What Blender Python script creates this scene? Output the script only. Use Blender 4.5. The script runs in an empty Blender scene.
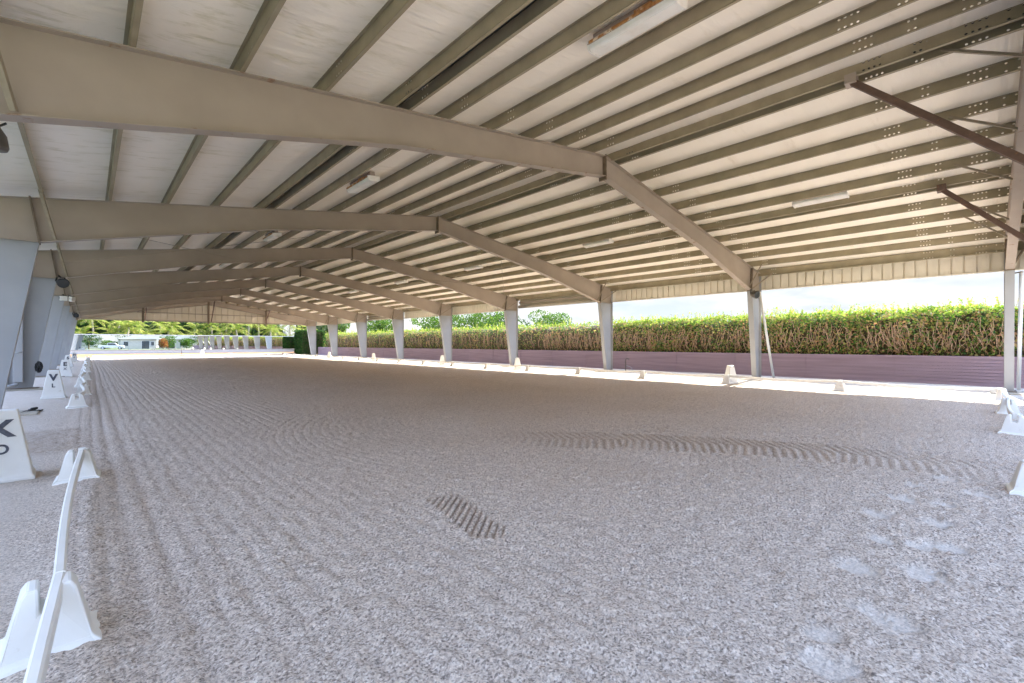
import bpy, bmesh, math, random
import numpy as np
from mathutils import Vector, Matrix

random.seed(7)
rng = np.random.default_rng(11)
S = bpy.context.scene
COL = S.collection
R = math.radians
XR = 9.69                      # ridge line
SLOPE = 0.156
XE_L, XE_R = -1.93, 21.31      # outer faces of the columns
BAY = 7.62
FY = [-0.50] + [-0.80 + BAY * i for i in range(1, 8)] + [59.40]
def top_z(x): return 6.36 - SLOPE * abs(x - XR)          # top of the rafters
def roof_z(x): return top_z(x) + 0.215                   # underside of the roof liner

# ------------------------------------------------------------------ materials
def new_mat(name):
    m = bpy.data.materials.new(name); m.use_nodes = True
    nt = m.node_tree; nt.nodes.clear()
    out = nt.nodes.new('ShaderNodeOutputMaterial')
    b = nt.nodes.new('ShaderNodeBsdfPrincipled')
    nt.links.new(b.outputs[0], out.inputs[0])
    return m, nt, b, out
def N(nt, t, **kw):
    n = nt.nodes.new(t)
    for k, v in kw.items():
        if k.startswith('i_'):
            n.inputs[k[2:].replace('_', ' ')].default_value = v
        else:
            setattr(n, k, v)
    return n
def ramp(nt, stops, interp='LINEAR'):
    r = nt.nodes.new('ShaderNodeValToRGB'); r.color_ramp.interpolation = interp
    e = r.color_ramp.elements
    while len(e) < len(stops): e.new(0.5)
    for el, (p, c) in zip(e, stops):
        el.position = p; el.color = (*c, 1) if len(c) == 3 else c
    return r
def mixc(nt, fac, a, b, mode='MIX'):
    m = nt.nodes.new('ShaderNodeMix'); m.data_type = 'RGBA'; m.blend_type = mode
    for idx, v in ((0, fac), (6, a), (7, b)):
        if isinstance(v, bpy.types.NodeSocket): nt.links.new(v, m.inputs[idx])
        elif idx == 0: m.inputs[0].default_value = v
        else: m.inputs[idx].default_value = (*v, 1)
    return m.outputs[2]
def math_n(nt, op, a, b=None, clamp=False):
    m = nt.nodes.new('ShaderNodeMath'); m.operation = op; m.use_clamp = clamp
    for i, v in enumerate((a, b)):
        if v is None: continue
        if isinstance(v, bpy.types.NodeSocket): nt.links.new(v, m.inputs[i])
        else: m.inputs[i].default_value = v
    return m.outputs[0]
def coords(nt, scale=(1, 1, 1), kind='Object'):
    tc = nt.nodes.new('ShaderNodeTexCoord'); mp = nt.nodes.new('ShaderNodeMapping')
    mp.inputs['Scale'].default_value = scale
    nt.links.new(tc.outputs[kind], mp.inputs[0]); return mp.outputs[0]
def worldpos(nt, scale=(1, 1, 1)):
    g = nt.nodes.new('ShaderNodeNewGeometry'); mp = nt.nodes.new('ShaderNodeMapping')
    mp.inputs['Scale'].default_value = scale
    nt.links.new(g.outputs['Position'], mp.inputs[0]); return mp.outputs[0]
def noise(nt, vec, scale, detail=4, rough=0.55):
    n = nt.nodes.new('ShaderNodeTexNoise')
    n.inputs['Scale'].default_value = scale; n.inputs['Detail'].default_value = detail
    n.inputs['Roughness'].default_value = rough
    nt.links.new(vec, n.inputs['Vector']); return n.outputs['Fac']
def bump(nt, b, h, strength, dist):
    n = nt.nodes.new('ShaderNodeBump'); n.inputs['Strength'].default_value = strength
    n.inputs['Distance'].default_value = dist
    nt.links.new(h, n.inputs['Height']); nt.links.new(n.outputs[0], b.inputs['Normal'])

def mottled(name, c1, c2, scale=3.0, rough=0.6, metal=0.0, stain=None, stain_scale=6, stain_lo=.62, stain_hi=.72, bstr=0.0, stretch=(1, 1, 1)):
    m, nt, b, _ = new_mat(name)
    v = worldpos(nt, stretch)
    c = mixc(nt, ramp_fac(nt, noise(nt, v, scale, 5), .3, .7), c1, c2)
    if stain:
        f = ramp_fac(nt, noise(nt, v, stain_scale, 6, .65), stain_lo, stain_hi)
        c = mixc(nt, f, c, stain)
    nt.links.new(c, b.inputs['Base Color'])
    b.inputs['Roughness'].default_value = rough; b.inputs['Metallic'].default_value = metal
    if bstr: bump(nt, b, noise(nt, v, scale * 8, 4), bstr, .01)
    return m
def ramp_fac(nt, sock, lo, hi):
    mr = nt.nodes.new('ShaderNodeMapRange'); mr.inputs['From Min'].default_value = lo; mr.inputs['From Max'].default_value = hi
    nt.links.new(sock, mr.inputs['Value']); return mr.outputs[0]

M = {}
M['column'] = mottled('pale_grey_column_paint', (.355, .36, .37), (.31, .315, .325), 1.2, .5, stain=(.30, .25, .20), stain_scale=6, stain_lo=.72, stain_hi=.8)
M['steel'] = mottled('beige_painted_steel', (.405, .34, .285), (.35, .29, .24), 1.2, .55, stain=(.22, .10, .04), stain_scale=9, stain_lo=.74, stain_hi=.8)
M['flange'] = mottled('beige_flange_with_rust', (.40, .335, .275), (.34, .28, .225), 1.2, .55, stain=(.20, .085, .03), stain_scale=5, stain_lo=.60, stain_hi=.72)
M['rust'] = mottled('rusty_primer_steel', (.165, .105, .08), (.115, .07, .052), 5, .8, stain=(.30, .13, .05), stain_scale=14)
M['darksteel'] = mottled('dark_bolted_plate', (.22, .17, .12), (.14, .10, .07), 8, .6)
M['rod'] = mottled('brace_rod', (.32, .27, .2), (.25, .2, .15), 8, .5)
M['white_plastic'] = mottled('white_plastic', (.80, .80, .78), (.72, .72, .69), 3, .45, stain=(.52, .47, .38), stain_scale=7, stain_lo=.62, stain_hi=.8)
M['white_pipe'] = mottled('white_pipe', (.78, .77, .73), (.70, .69, .65), 3, .4)
M['black_paint'] = mottled('worn_black_lettering', (.035, .035, .05), (.10, .11, .14), 20, .6)
M['black'] = mottled('black_plastic', (.02, .02, .022), (.035, .035, .035), 6, .45)
M['dark_grey'] = mottled('dark_grey_metal', (.13, .115, .10), (.09, .08, .07), 6, .5)
M['concrete'] = mottled('footing_concrete', (.42, .38, .31), (.30, .27, .22), 4, .9, bstr=.3)
M['grey_pipe'] = mottled('grey_pipe', (.38, .39, .40), (.32, .33, .34), 4, .4)
M['tan_metal'] = mottled('tan_metal_sheet', (.76, .70, .595), (.70, .645, .54), 1.0, .5, stain=(.40, .30, .2), stain_scale=5, stain_lo=.66, stain_hi=.8)
M['canvas'] = mottled('rolled_shade_cloth', (.40, .36, .29), (.33, .29, .23), 3, .8)
M['white_board'] = mottled('white_board', (.52, .54, .57), (.47, .49, .52), 1, .5)
M['mulch'] = mottled('mulch', (.32, .19, .09), (.18, .10, .05), 6, .95, bstr=.6)
M['stucco'] = mottled('pale_stucco', (.46, .45, .42), (.40, .39, .36), 2, .8)
M['roofing'] = mottled('pale_metal_roof', (.50, .50, .50), (.44, .44, .44), 2, .5)
M['glass_dark'] = mottled('dark_window', (.05, .06, .07), (.07, .08, .09), 2, .1)
M['car_paint'] = mottled('silver_car_paint', (.62, .64, .66), (.58, .60, .62), 2, .25)
M['rubber'] = mottled('tyre_rubber', (.025, .025, .025), (.04, .04, .04), 8, .8)
M['added_lawn'] = mottled('added_lawn_grass', (.085, .12, .035), (.14, .155, .06), .8, .95, bstr=.4)
M['asphalt'] = mottled('grey_asphalt', (.20, .195, .19), (.15, .15, .145), 2, .9)
M['bark'] = mottled('bark', (.30, .24, .17), (.18, .14, .10), 6, .9, bstr=.5)
M['palm_trunk'] = mottled('palm_trunk', (.42, .38, .30), (.27, .24, .19), 7, .9, bstr=.5)
M['twig'] = mottled('brown_twig', (.52, .35, .22), (.36, .23, .14), 9, .9)
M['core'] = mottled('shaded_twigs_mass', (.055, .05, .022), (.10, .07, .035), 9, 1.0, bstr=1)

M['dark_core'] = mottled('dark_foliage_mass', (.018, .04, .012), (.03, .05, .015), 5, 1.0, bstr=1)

def leaf_mat(name, stops, trans=.45):
    m, nt, b, out = new_mat(name)
    g = nt.nodes.new('ShaderNodeNewGeometry')
    r = ramp(nt, stops); nt.links.new(g.outputs['Random Per Island'], r.inputs[0])
    nt.links.new(r.outputs[0], b.inputs['Base Color']); b.inputs['Roughness'].default_value = .75; b.inputs['Specular IOR Level'].default_value = .15
    t = nt.nodes.new('ShaderNodeBsdfTranslucent'); nt.links.new(r.outputs[0], t.inputs[0])
    mx = nt.nodes.new('ShaderNodeMixShader'); mx.inputs[0].default_value = trans
    nt.links.new(b.outputs[0], mx.inputs[1]); nt.links.new(t.outputs[0], mx.inputs[2])
    nt.links.new(mx.outputs[0], out.inputs[0]); return m
M['hedge_leaf'] = leaf_mat('hedge_leaf', [(0, (.07, .17, .02)), (.4, (.19, .32, .04)), (.72, (.33, .40, .06)), (.88, (.44, .41, .09)), (1, (.22, .11, .05))])
M['hedge_side_leaf'] = leaf_mat('hedge_side_leaf', [(0, (.06, .17, .05)), (.32, (.18, .28, .06)), (.55, (.32, .34, .08)), (.75, (.48, .34, .14)), (1, (.50, .25, .14))])
M['sprig_leaf'] = leaf_mat('sprig_leaf', [(0, (.14, .28, .02)), (.5, (.31, .43, .05)), (1, (.47, .50, .08))])
M['dark_leaf'] = leaf_mat('dark_leaf', [(0, (.012, .04, .008)), (.6, (.03, .08, .015)), (1, (.07, .13, .02))])
M['mid_leaf'] = leaf_mat('mid_leaf', [(0, (.03, .08, .012)), (.6, (.07, .15, .02)), (1, (.14, .20, .035))])
M['palm_leaf'] = leaf_mat('palm_leaf', [(0, (.06, .14, .015)), (.4, (.17, .25, .03)), (.8, (.33, .34, .08)), (1, (.42, .35, .14))])
M['red_leaf'] = leaf_mat('copper_leaf', [(0, (.20, .05, .02)), (.6, (.30, .12, .04)), (1, (.25, .22, .05))])

def purlin_mat():
    m, nt, b, out = new_mat('galvanised_purlin')
    v = worldpos(nt)
    c = mixc(nt, ramp_fac(nt, noise(nt, v, 2.2, 5, .6), .3, .7), (.375, .32, .215), (.28, .237, .158))
    c = mixc(nt, ramp_fac(nt, noise(nt, v, 14, 4, .7), .68, .74), c, (.36, .34, .29))
    nt.links.new(c, b.inputs['Base Color']); b.inputs['Roughness'].default_value = .5; b.inputs['Metallic'].default_value = .15
    # punched bolt holes in the web, in groups of rows near every frame
    uv = nt.nodes.new('ShaderNodeUVMap'); uv.uv_map = 'holes'
    sp = nt.nodes.new('ShaderNodeSeparateXYZ'); nt.links.new(uv.outputs[0], sp.inputs[0])
    u, w = sp.outputs[0], sp.outputs[1]            # u: metres along from the first frame, w: 0..1 up the web
    ub = math_n(nt, 'MODULO', math_n(nt, 'ADD', u, BAY * 2), BAY)
    cell = 0.075
    cx = math_n(nt, 'SUBTRACT', math_n(nt, 'FRACT', math_n(nt, 'DIVIDE', ub, cell)), .5)
    cy = math_n(nt, 'SUBTRACT', math_n(nt, 'FRACT', math_n(nt, 'MULTIPLY', w, 3.0)), .5)
    d = math_n(nt, 'ADD', math_n(nt, 'MULTIPLY', cx, cx), math_n(nt, 'MULTIPLY', cy, cy))
    dot = math_n(nt, 'LESS_THAN', d, .06)
    idx = math_n(nt, 'FLOOR', math_n(nt, 'DIVIDE', ub, cell))
    masks = None
    for lo, hi in ((3, 6), (7, 8), (10, 14), (20, 22), (27, 31), (92, 95)):
        k = math_n(nt, 'MULTIPLY', math_n(nt, 'GREATER_THAN', idx, lo - .5), math_n(nt, 'LESS_THAN', idx, hi - .5))
        masks = k if masks is None else math_n(nt, 'ADD', masks, k)
    rows = math_n(nt, 'GREATER_THAN', math_n(nt, 'ABSOLUTE', math_n(nt, 'SUBTRACT', w, .5)), .17)
    inw = math_n(nt, 'MULTIPLY', math_n(nt, 'GREATER_THAN', w, .02), math_n(nt, 'LESS_THAN', w, .98))
    hole = math_n(nt, 'MULTIPLY', math_n(nt, 'MULTIPLY', dot, masks), math_n(nt, 'MULTIPLY', rows, inw))
    tr = nt.nodes.new('ShaderNodeBsdfTransparent'); mx = nt.nodes.new('ShaderNodeMixShader')
    nt.links.new(hole, mx.inputs[0]); nt.links.new(b.outputs[0], mx.inputs[1]); nt.links.new(tr.outputs[0], mx.inputs[2])
    nt.links.new(mx.outputs[0], out.inputs[0]); return m
M['purlin'] = purlin_mat()

def liner_mat():
    m, nt, b, _ = new_mat('white_roof_liner')
    v = worldpos(nt)
    c = mixc(nt, ramp_fac(nt, noise(nt, v, .7, 4), .3, .75), (.93, .87, .76), (.88, .81, .69))
    sx = nt.nodes.new('ShaderNodeSeparateXYZ'); nt.links.new(v, sx.inputs[0])
    # algae streaks, mostly over the eave side near the first two bays
    side = ramp_fac(nt, sx.outputs[0], 5.0, .5)
    near = ramp_fac(nt, sx.outputs[1], 26, 4)
    st = noise(nt, worldpos(nt, (.9, 3.2, 1)), 1.6, 6, .68)
    f = math_n(nt, 'MULTIPLY', ramp_fac(nt, st, .53, .68), math_n(nt, 'MULTIPLY', side, near))
    c = mixc(nt, math_n(nt, 'MULTIPLY', f, .7), c, (.46, .41, .20))
    f2 = math_n(nt, 'MULTIPLY', ramp_fac(nt, noise(nt, worldpos(nt, (.5, 2.0, 1)), 1.1, 6, .7), .60, .74), .45)
    c = mixc(nt, f2, c, (.58, .49, .33))
    nt.links.new(c, b.inputs['Base Color']); b.inputs['Roughness'].default_value = .45
    h = noise(nt, worldpos(nt, (.35, 4.5, 1)), 2.2, 5, .55)
    bump(nt, b, h, .55, .05)
    return m
M['liner'] = liner_mat()

def sand_mat():
    m, nt, b, _ = new_mat('arena_sand')
    v = worldpos(nt)
    a = lambda n: N(nt, 'ShaderNodeAttribute', attribute_name=n).outputs['Fac']
    vor = N(nt, 'ShaderNodeTexVoronoi'); vor.inputs['Scale'].default_value = 95; nt.links.new(v, vor.inputs['Vector'])
    sep = nt.nodes.new('ShaderNodeSeparateColor'); nt.links.new(vor.outputs['Color'], sep.inputs[0])
    g1 = ramp(nt, [(0, (.06, .055, .055)), (.2, (.24, .20, .18)), (.42, (.58, .49, .42)), (.75, (.76, .66, .57)), (1, (.93, .87, .80))])
    nt.links.new(sep.outputs[0], g1.inputs[0])
    n2 = noise(nt, v, 60, 5, .75)
    c = mixc(nt, ramp_fac(nt, n2, .42, .56), (.25, .20, .17), (.88, .77, .66))
    c = mixc(nt, .55, c, g1.outputs[0])
    n3 = noise(nt, v, .5, 4, .6)
    c = mixc(nt, math_n(nt, 'MULTIPLY', ramp_fac(nt, n3, .35, .7), .25), c, (.44, .34, .25))
    # margin outside the rail: fine pale dust
    sx = nt.nodes.new('ShaderNodeSeparateXYZ'); nt.links.new(v, sx.inputs[0])
    wob = math_n(nt, 'MULTIPLY', math_n(nt, 'SUBTRACT', noise(nt, v, 1.3, 4), .5), .7)
    dust = mixc(nt, ramp_fac(nt, noise(nt, v, 7, 6, .65), .3, .7), (.54, .48, .42), (.64, .58, .52))
    ml = ramp_fac(nt, math_n(nt, 'ADD', sx.outputs[0], wob), -.15, -.75)
    c = mixc(nt, math_n(nt, 'MULTIPLY', ml, .8), c, dust)
    mr = ramp_fac(nt, math_n(nt, 'ADD', sx.outputs[0], wob), 18.0, 18.8)
    c = mixc(nt, math_n(nt, 'MULTIPLY', mr, .9), c, (.62, .57, .50))
    c = mixc(nt, math_n(nt, 'MULTIPLY', a('scuff'), .7), c, (.76, .72, .67))
    c = mixc(nt, math_n(nt, 'MULTIPLY', a('dark_sand'), .6), c, (.22, .15, .10))
    nt.links.new(c, b.inputs['Base Color']); b.inputs['Roughness'].default_value = .95
    b.inputs['Specular IOR Level'].default_value = .15
    h = math_n(nt, 'ADD', math_n(nt, 'MULTIPLY', noise(nt, v, 30, 6, .7), 1.0), math_n(nt, 'MULTIPLY', sep.outputs[1], .25))
    bump(nt, b, h, .9, .03)
    return m
M['sand'] = sand_mat()
M['ground'] = mottled('pale_shell_ground', (.64, .55, .44), (.55, .47, .37), .6, .95, bstr=.3)
def wall_mat():
    m, nt, b, _ = new_mat('purple_brown_planks')
    v = worldpos(nt)
    sx = nt.nodes.new('ShaderNodeSeparateXYZ'); nt.links.new(v, sx.inputs[0])
    c = mixc(nt, ramp_fac(nt, noise(nt, worldpos(nt, (1, .25, 5)), 2, 5), .3, .7), (.325, .23, .26), (.245, .17, .195))
    f = ramp_fac(nt, noise(nt, worldpos(nt, (1, .5, 9)), 2.5, 6, .7), .66, .74)
    c = mixc(nt, math_n(nt, 'MULTIPLY', f, .6), c, (.42, .33, .26))
    nt.links.new(c, b.inputs['Base Color']); b.inputs['Roughness'].default_value = .8
    return m
M['planks'] = wall_mat()
def mirror_mat():
    m, nt, b, _ = new_mat('mirror_glass')
    b.inputs['Base Color'].default_value = (.86, .91, .89, 1); b.inputs['Metallic'].default_value = 1; b.inputs['Roughness'].default_value = .004
    return m
M['mirror'] = mirror_mat()
def lens_mat():
    m, nt, b, _ = new_mat('ribbed_light_lens')
    v = coords(nt)
    w = N(nt, 'ShaderNodeTexWave', bands_direction='X'); w.inputs['Scale'].default_value = 16; nt.links.new(v, w.inputs['Vector'])
    c = mixc(nt, ramp_fac(nt, noise(nt, v, 4, 5), .4, .8), (.86, .84, .80), (.74, .69, .62))
    nt.links.new(c, b.inputs['Base Color']); b.inputs['Roughness'].default_value = .3
    bump(nt, b, w.outputs['Fac'], .4, .01); return m
M['lens'] = lens_mat()

# ------------------------------------------------------------------ mesh builder
class MB:
    def __init__(s): s.v = []; s.f = []; s.uv = {}
    def add(s, vs, fs):
        o = len(s.v); s.v += [tuple(p) for p in vs]; s.f += [tuple(o + i for i in q) for q in fs]; return s
    def box(s, x0, x1, y0, y1, z0, z1):
        return s.add([(x0, y0, z0), (x1, y0, z0), (x1, y1, z0), (x0, y1, z0), (x0, y0, z1), (x1, y0, z1), (x1, y1, z1), (x0, y1, z1)],
                     [(0, 3, 2, 1), (4, 5, 6, 7), (0, 1, 5, 4), (1, 2, 6, 5), (2, 3, 7, 6), (3, 0, 4, 7)])
    def prism(s, outline, y0, y1, axis='y'):
        n = len(outline)
        if axis == 'y': a = [(x, y0, z) for x, z in outline]; b = [(x, y1, z) for x, z in outline]
        else: a = [(y0, x, z) for x, z in outline]; b = [(y1, x, z) for x, z in outline]
        return s.add(a + b, [tuple(range(n)), tuple(range(2 * n - 1, n - 1, -1))] + [(i, i + n, (i + 1) % n + n, (i + 1) % n) for i in range(n)])
    def bar(s, p, q, w, h, up=(0, 0, 1)):
        p, q = Vector(p), Vector(q); d = (q - p).normalized(); u = Vector(up)
        if abs(d.dot(u)) > .98: u = Vector((0, 1, 0))
        a = d.cross(u).normalized(); b = a.cross(d).normalized(); a *= w / 2; b *= h / 2
        vs = [p - a - b, p + a - b, p + a + b, p - a + b, q - a - b, q + a - b, q + a + b, q - a + b]
        return s.add(vs, [(0, 3, 2, 1), (4, 5, 6, 7), (0, 1, 5, 4), (1, 2, 6, 5), (2, 3, 7, 6), (3, 0, 4, 7)])
    def tube(s, pts, rads, n=10, cap=True):
        pts = [Vector(p) for p in pts]
        if not hasattr(rads, '__len__'): rads = [rads] * len(pts)
        rings = []
        for i, p in enumerate(pts):
            d = (pts[min(i + 1, len(pts) - 1)] - pts[max(i - 1, 0)]).normalized()
            u = Vector((0, 0, 1)) if abs(d.z) < .9 else Vector((1, 0, 0))
            a = d.cross(u).normalized(); b = a.cross(d).normalized()
            rings.append([p + (a * math.cos(t) + b * math.sin(t)) * rads[i] for t in [2 * math.pi * k / n for k in range(n)]])
        vs = [v for r in rings for v in r]; fs = []
        for i in range(len(pts) - 1):
            for k in range(n):
                fs.append((i * n + k, i * n + (k + 1) % n, (i + 1) * n + (k + 1) % n, (i + 1) * n + k))
        if cap:
            fs.append(tuple(range(n - 1, -1, -1))); fs.append(tuple((len(pts) - 1) * n + k for k in range(n)))
        return s.add(vs, fs)
    def build(s, name, mat, parent=None, off=None, smooth=False, bevel=0, kind=None, segs=2):
        me = bpy.data.meshes.new(name)
        vs = s.v if off is None else [(x - off[0], y - off[1], z - off[2]) for x, y, z in s.v]
        me.from_pydata(vs, [], s.f); me.update()
        me.materials.append(mat)
        if smooth: me.polygons.foreach_set('use_smooth', [True] * len(me.polygons))
        o = bpy.data.objects.new(name, me); COL.objects.link(o)
        bm = bmesh.new(); bm.from_mesh(me); bmesh.ops.recalc_face_normals(bm, faces=bm.faces); bm.to_mesh(me); bm.free()
        if parent: o.parent = parent
        if bevel:
            md = o.modifiers.new('bevel', 'BEVEL'); md.width = bevel; md.segments = segs; md.limit_method = 'ANGLE'; md.angle_limit = R(35)
        if kind: o['kind'] = kind
        return o
def raw(name, verts, faces, mat, parent=None, smooth=False):
    """big array mesh: verts (n,3) array, faces (m,4) array"""
    me = bpy.data.meshes.new(name); n = len(verts); m = len(faces); k = faces.shape[1]
    me.vertices.add(n); me.vertices.foreach_set('co', np.ascontiguousarray(verts, dtype=np.float32).ravel())
    me.loops.add(m * k); me.loops.foreach_set('vertex_index', np.ascontiguousarray(faces, dtype=np.int32).ravel())
    me.polygons.add(m); me.polygons.foreach_set('loop_start', np.arange(0, m * k, k, dtype=np.int32))
    if smooth: me.polygons.foreach_set('use_smooth', np.ones(m, dtype=bool))
    me.update(calc_edges=True); me.validate(); me.materials.append(mat)
    o = bpy.data.objects.new(name, me); COL.objects.link(o)
    if parent: o.parent = parent
    return o
def tag(o, label, cat, group=None):
    o['label'] = label; o['category'] = cat
    if group: o['group'] = group
    return o
def thing(name, label, cat, loc=(0, 0, 0), rz=0, group=None):
    o = bpy.data.objects.new(name, None); COL.objects.link(o); o.empty_display_size = .2
    o.location = loc; o.rotation_euler = (0, 0, rz); return tag(o, label, cat, group)
def copy_thing(src, loc, label, rz=None):
    c = src.copy(); COL.objects.link(c); c.location = loc; c['label'] = label
    if rz is not None: c.rotation_euler = (0, 0, rz)
    for ch in list(src.children):
        d = ch.copy(); COL.objects.link(d); d.parent = c
        for g in list(ch.children):
            e = g.copy(); COL.objects.link(e); e.parent = d
    return c
def struct(o): o['kind'] = 'structure'; return o
ORD = ['first', 'second', 'third', 'fourth', 'fifth', 'sixth', 'seventh', 'eighth', 'ninth', 'tenth', 'eleventh', 'twelfth', 'thirteenth',
       'fourteenth', 'fifteenth', 'sixteenth', 'seventeenth', 'eighteenth', 'nineteenth', 'twentieth', 'twenty-first', 'twenty-second', 'twenty-third', 'twenty-fourth']

# ------------------------------------------------------------------ ground
def vnoise(x, y, seed):
    xi = np.floor(x).astype(np.int64); yi = np.floor(y).astype(np.int64)
    fx = x - xi; fy = y - yi; fx = fx * fx * (3 - 2 * fx); fy = fy * fy * (3 - 2 * fy)
    def hsh(a, b):
        h = (a * 374761393 + b * 668265263 + seed * 974634777) & 0x7fffffff
        h = ((h ^ (h >> 13)) * 1274126177) & 0x7fffffff
        return ((h ^ (h >> 16)) & 0xffff) / 65535.0
    return (hsh(xi, yi) * (1 - fx) + hsh(xi + 1, yi) * fx) * (1 - fy) + (hsh(xi, yi + 1) * (1 - fx) + hsh(xi + 1, yi + 1) * fx) * fy
def steps(segs):
    out = []
    for a, b, d in segs: out += list(np.arange(a, b - 1e-6, d))
    return np.array(out + [segs[-1][1]])
def sstep(a, b, x): t = np.clip((x - a) / (b - a), 0, 1); return t * t * (3 - 2 * t)

def build_floor():
    xs = steps([(-8, -2, .25), (-2, -.9, .08), (-.9, 2.1, .022), (2.1, 2.8, .011), (2.8, 8.6, .022), (8.6, 12, .05), (12, 18, .1), (18, 23.6, .3)])
    ys = steps([(-4, -.5, .12), (-.5, 2.5, .022), (2.5, 3.9, .011), (3.9, 5.5, .022), (5.5, 10, .036), (10, 18, .08), (18, 40, .25), (40, 71, .8)])
    X, Y = np.meshgrid(xs, ys); nx, ny = len(xs), len(ys)
    cx, cy = 7.0, 6.6
    r = np.hypot(X - cx, Y - cy); ang = np.arctan2(Y - cy, X - cx)
    wturn = sstep(5.6, 4.9, r) * sstep(2.2, 3.0, r) * sstep(1.2, 1.9, np.abs(ang)) * sstep(12, 10, Y) * sstep(2.6, 4.4, Y + .25 * X)
    wob = (vnoise(X * 1.3, Y * .5, 3) - .5) * .10 + (vnoise(X * .4, Y * .2, 5) - .5) * .25
    ph1 = (X + wob) / .19; ph2 = (r + wob * .6) / .17
    wob = wob * .22
    ph1 = (X + wob) / .155; ph2 = (r + wob * .6) / .14
    def ridge(p): t = np.abs((p % 1.0) - .5) * 2; return 1 - np.exp(-(t / .33) ** 2)
    inar = sstep(-.35, -.05, X) * sstep(18.2, 17.7, X)
    brk = .35 + .65 * vnoise(X * 1.1, Y * .55, 9)
    h = (ridge(ph1) * (1 - wturn) + ridge(ph2) * wturn * .7) * .0145 * brk
    # two deeper wheel ruts beside the left rail
    for xr, dep in ((.20, .012), (.42, .012), (.75, .007)):
        h -= dep * np.exp(-((X + wob * .25 - xr) / .05) ** 2)
    clod = vnoise(X / .075, Y / .075, 21) * .016 + vnoise(X / .042, Y / .042, 22) * .014 + vnoise(X / .026, Y / .026, 23) * .009
    clod += np.maximum(0, vnoise(X / .05, Y / .05, 29) - .72) * .05
    h = h * inar + clod * (inar * .85 + .15)
    h += (vnoise(X / 1.7, Y / 1.7, 31) - .5) * .03
    # tractor tyre tread: a curved band and a short patch
    dark_sand = np.zeros_like(h)
    px = np.array([4.2, 5.1, 6.05, 6.9, 7.45, 7.8, 8.0]); py = np.array([6.2, 5.0, 3.95, 2.7, 1.5, .2, -1.0])
    bd = np.full_like(h, 9.0); bs = np.zeros_like(h); sgn = np.zeros_like(h); acc = 0
    for i in range(len(px) - 1):
        dx, dy = px[i + 1] - px[i], py[i + 1] - py[i]; L = math.hypot(dx, dy)
        t = np.clip(((X - px[i]) * dx + (Y - py[i]) * dy) / L ** 2, 0, 1)
        d = np.hypot(X - px[i] - t * dx, Y - py[i] - t * dy); s = ((X - px[i]) * dy - (Y - py[i]) * dx) / L
        m = d < bd; bd[m] = d[m]; bs[m] = (acc + t * L)[m]; sgn[m] = s[m]; acc += L
    band = sstep(.60, .52, bd) * sstep(.0, 2.2, bs) * (.6 + .4 * sstep(.3, .6, vnoise(X * .9 + 3, Y * .9, 88)))
    tread = ((bs + np.abs(sgn) * .22 - sgn * .12) / .12) % 1.0
    tr = sstep(.30, .5, tread) * sstep(1, .8, tread)
    h = h * (1 - .75 * band) + band * (tr * .017 + .014); dark_sand = np.maximum(dark_sand, band * (1 - tr) * .45)  # sand coloured darker in the grooves between the tread ribs
    u = (X - 2.45) * -.22 + (Y - 3.2) * -.975; w = (X - 2.45) * .975 + (Y - 3.2) * -.22
    patch = sstep(.60, .50, np.abs(u) + .1 * (vnoise(X * 9, Y * 9, 77) - .5)) * sstep(.19, .13, np.abs(w))
    q = sstep(.25, .5, (((X - 2.45) * .65 - (Y - 3.2) * .76) / .062) % 1.0)
    h = h * (1 - .8 * patch) + patch * (q * .018 - .002); dark_sand = np.maximum(dark_sand, patch * (1 - q) * .7)
    # dusty hoof prints
    scuff = np.zeros_like(h)
    for i, (a, b) in enumerate([(6.43, .52), (5.78, .54), (5.09, .65), (4.44, .54), (3.79, .6), (3.99, .28), (4.5, .31), (4.63, .19), (5.19, .26), (5.82, .25), (7.0, .31), (6.52, .04), (2.8, .57), (2.54, .5), (3.18, .32), (3.24, .45)]):
        rr = (.13 if i % 3 else .10)
        d = np.hypot((X - a) * .9, (Y - b)) / rr + (vnoise(X / .05, Y / .05, 40 + i) - .5) * .7
        k = sstep(1.05, .5, d); scuff = np.maximum(scuff, k * (.85 if i < 12 else .65))
        h = h * (1 - k * .6) - k * .004 + .004 * np.exp(-((d - 1.15) / .2) ** 2)
    # pebbly darker brown strip in the gateway
    dp = sstep(.55, .35, np.abs(X + .5)) * sstep(1.5, .9, np.abs(Y - 10.2)) * (.4 + .6 * vnoise(X / .06, Y / .06, 61))
    dark_sand = np.maximum(dark_sand, dp * .8)
    h += dp * vnoise(X / .05, Y / .05, 62) * .02
    h -= .03
    V = np.stack([X.ravel(), Y.ravel(), h.ravel()], 1)
    i = np.arange((ny - 1) * (nx - 1)); a = (i // (nx - 1)) * nx + i % (nx - 1)
    F = np.stack([a, a + 1, a + nx + 1, a + nx], 1)
    o = raw('floor', V, F, M['sand'], smooth=True)
    for n, arr in (('scuff', scuff), ('dark_sand', dark_sand)):
        at = o.data.attributes.new(n, 'FLOAT', 'POINT'); at.data.foreach_set('value', arr.ravel().astype(np.float32))
    return struct(o)
build_floor()
g = MB(); g.box(-260, 260, -220, 320, -.5, -.045); struct(g.build('ground', M['ground']))

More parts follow.
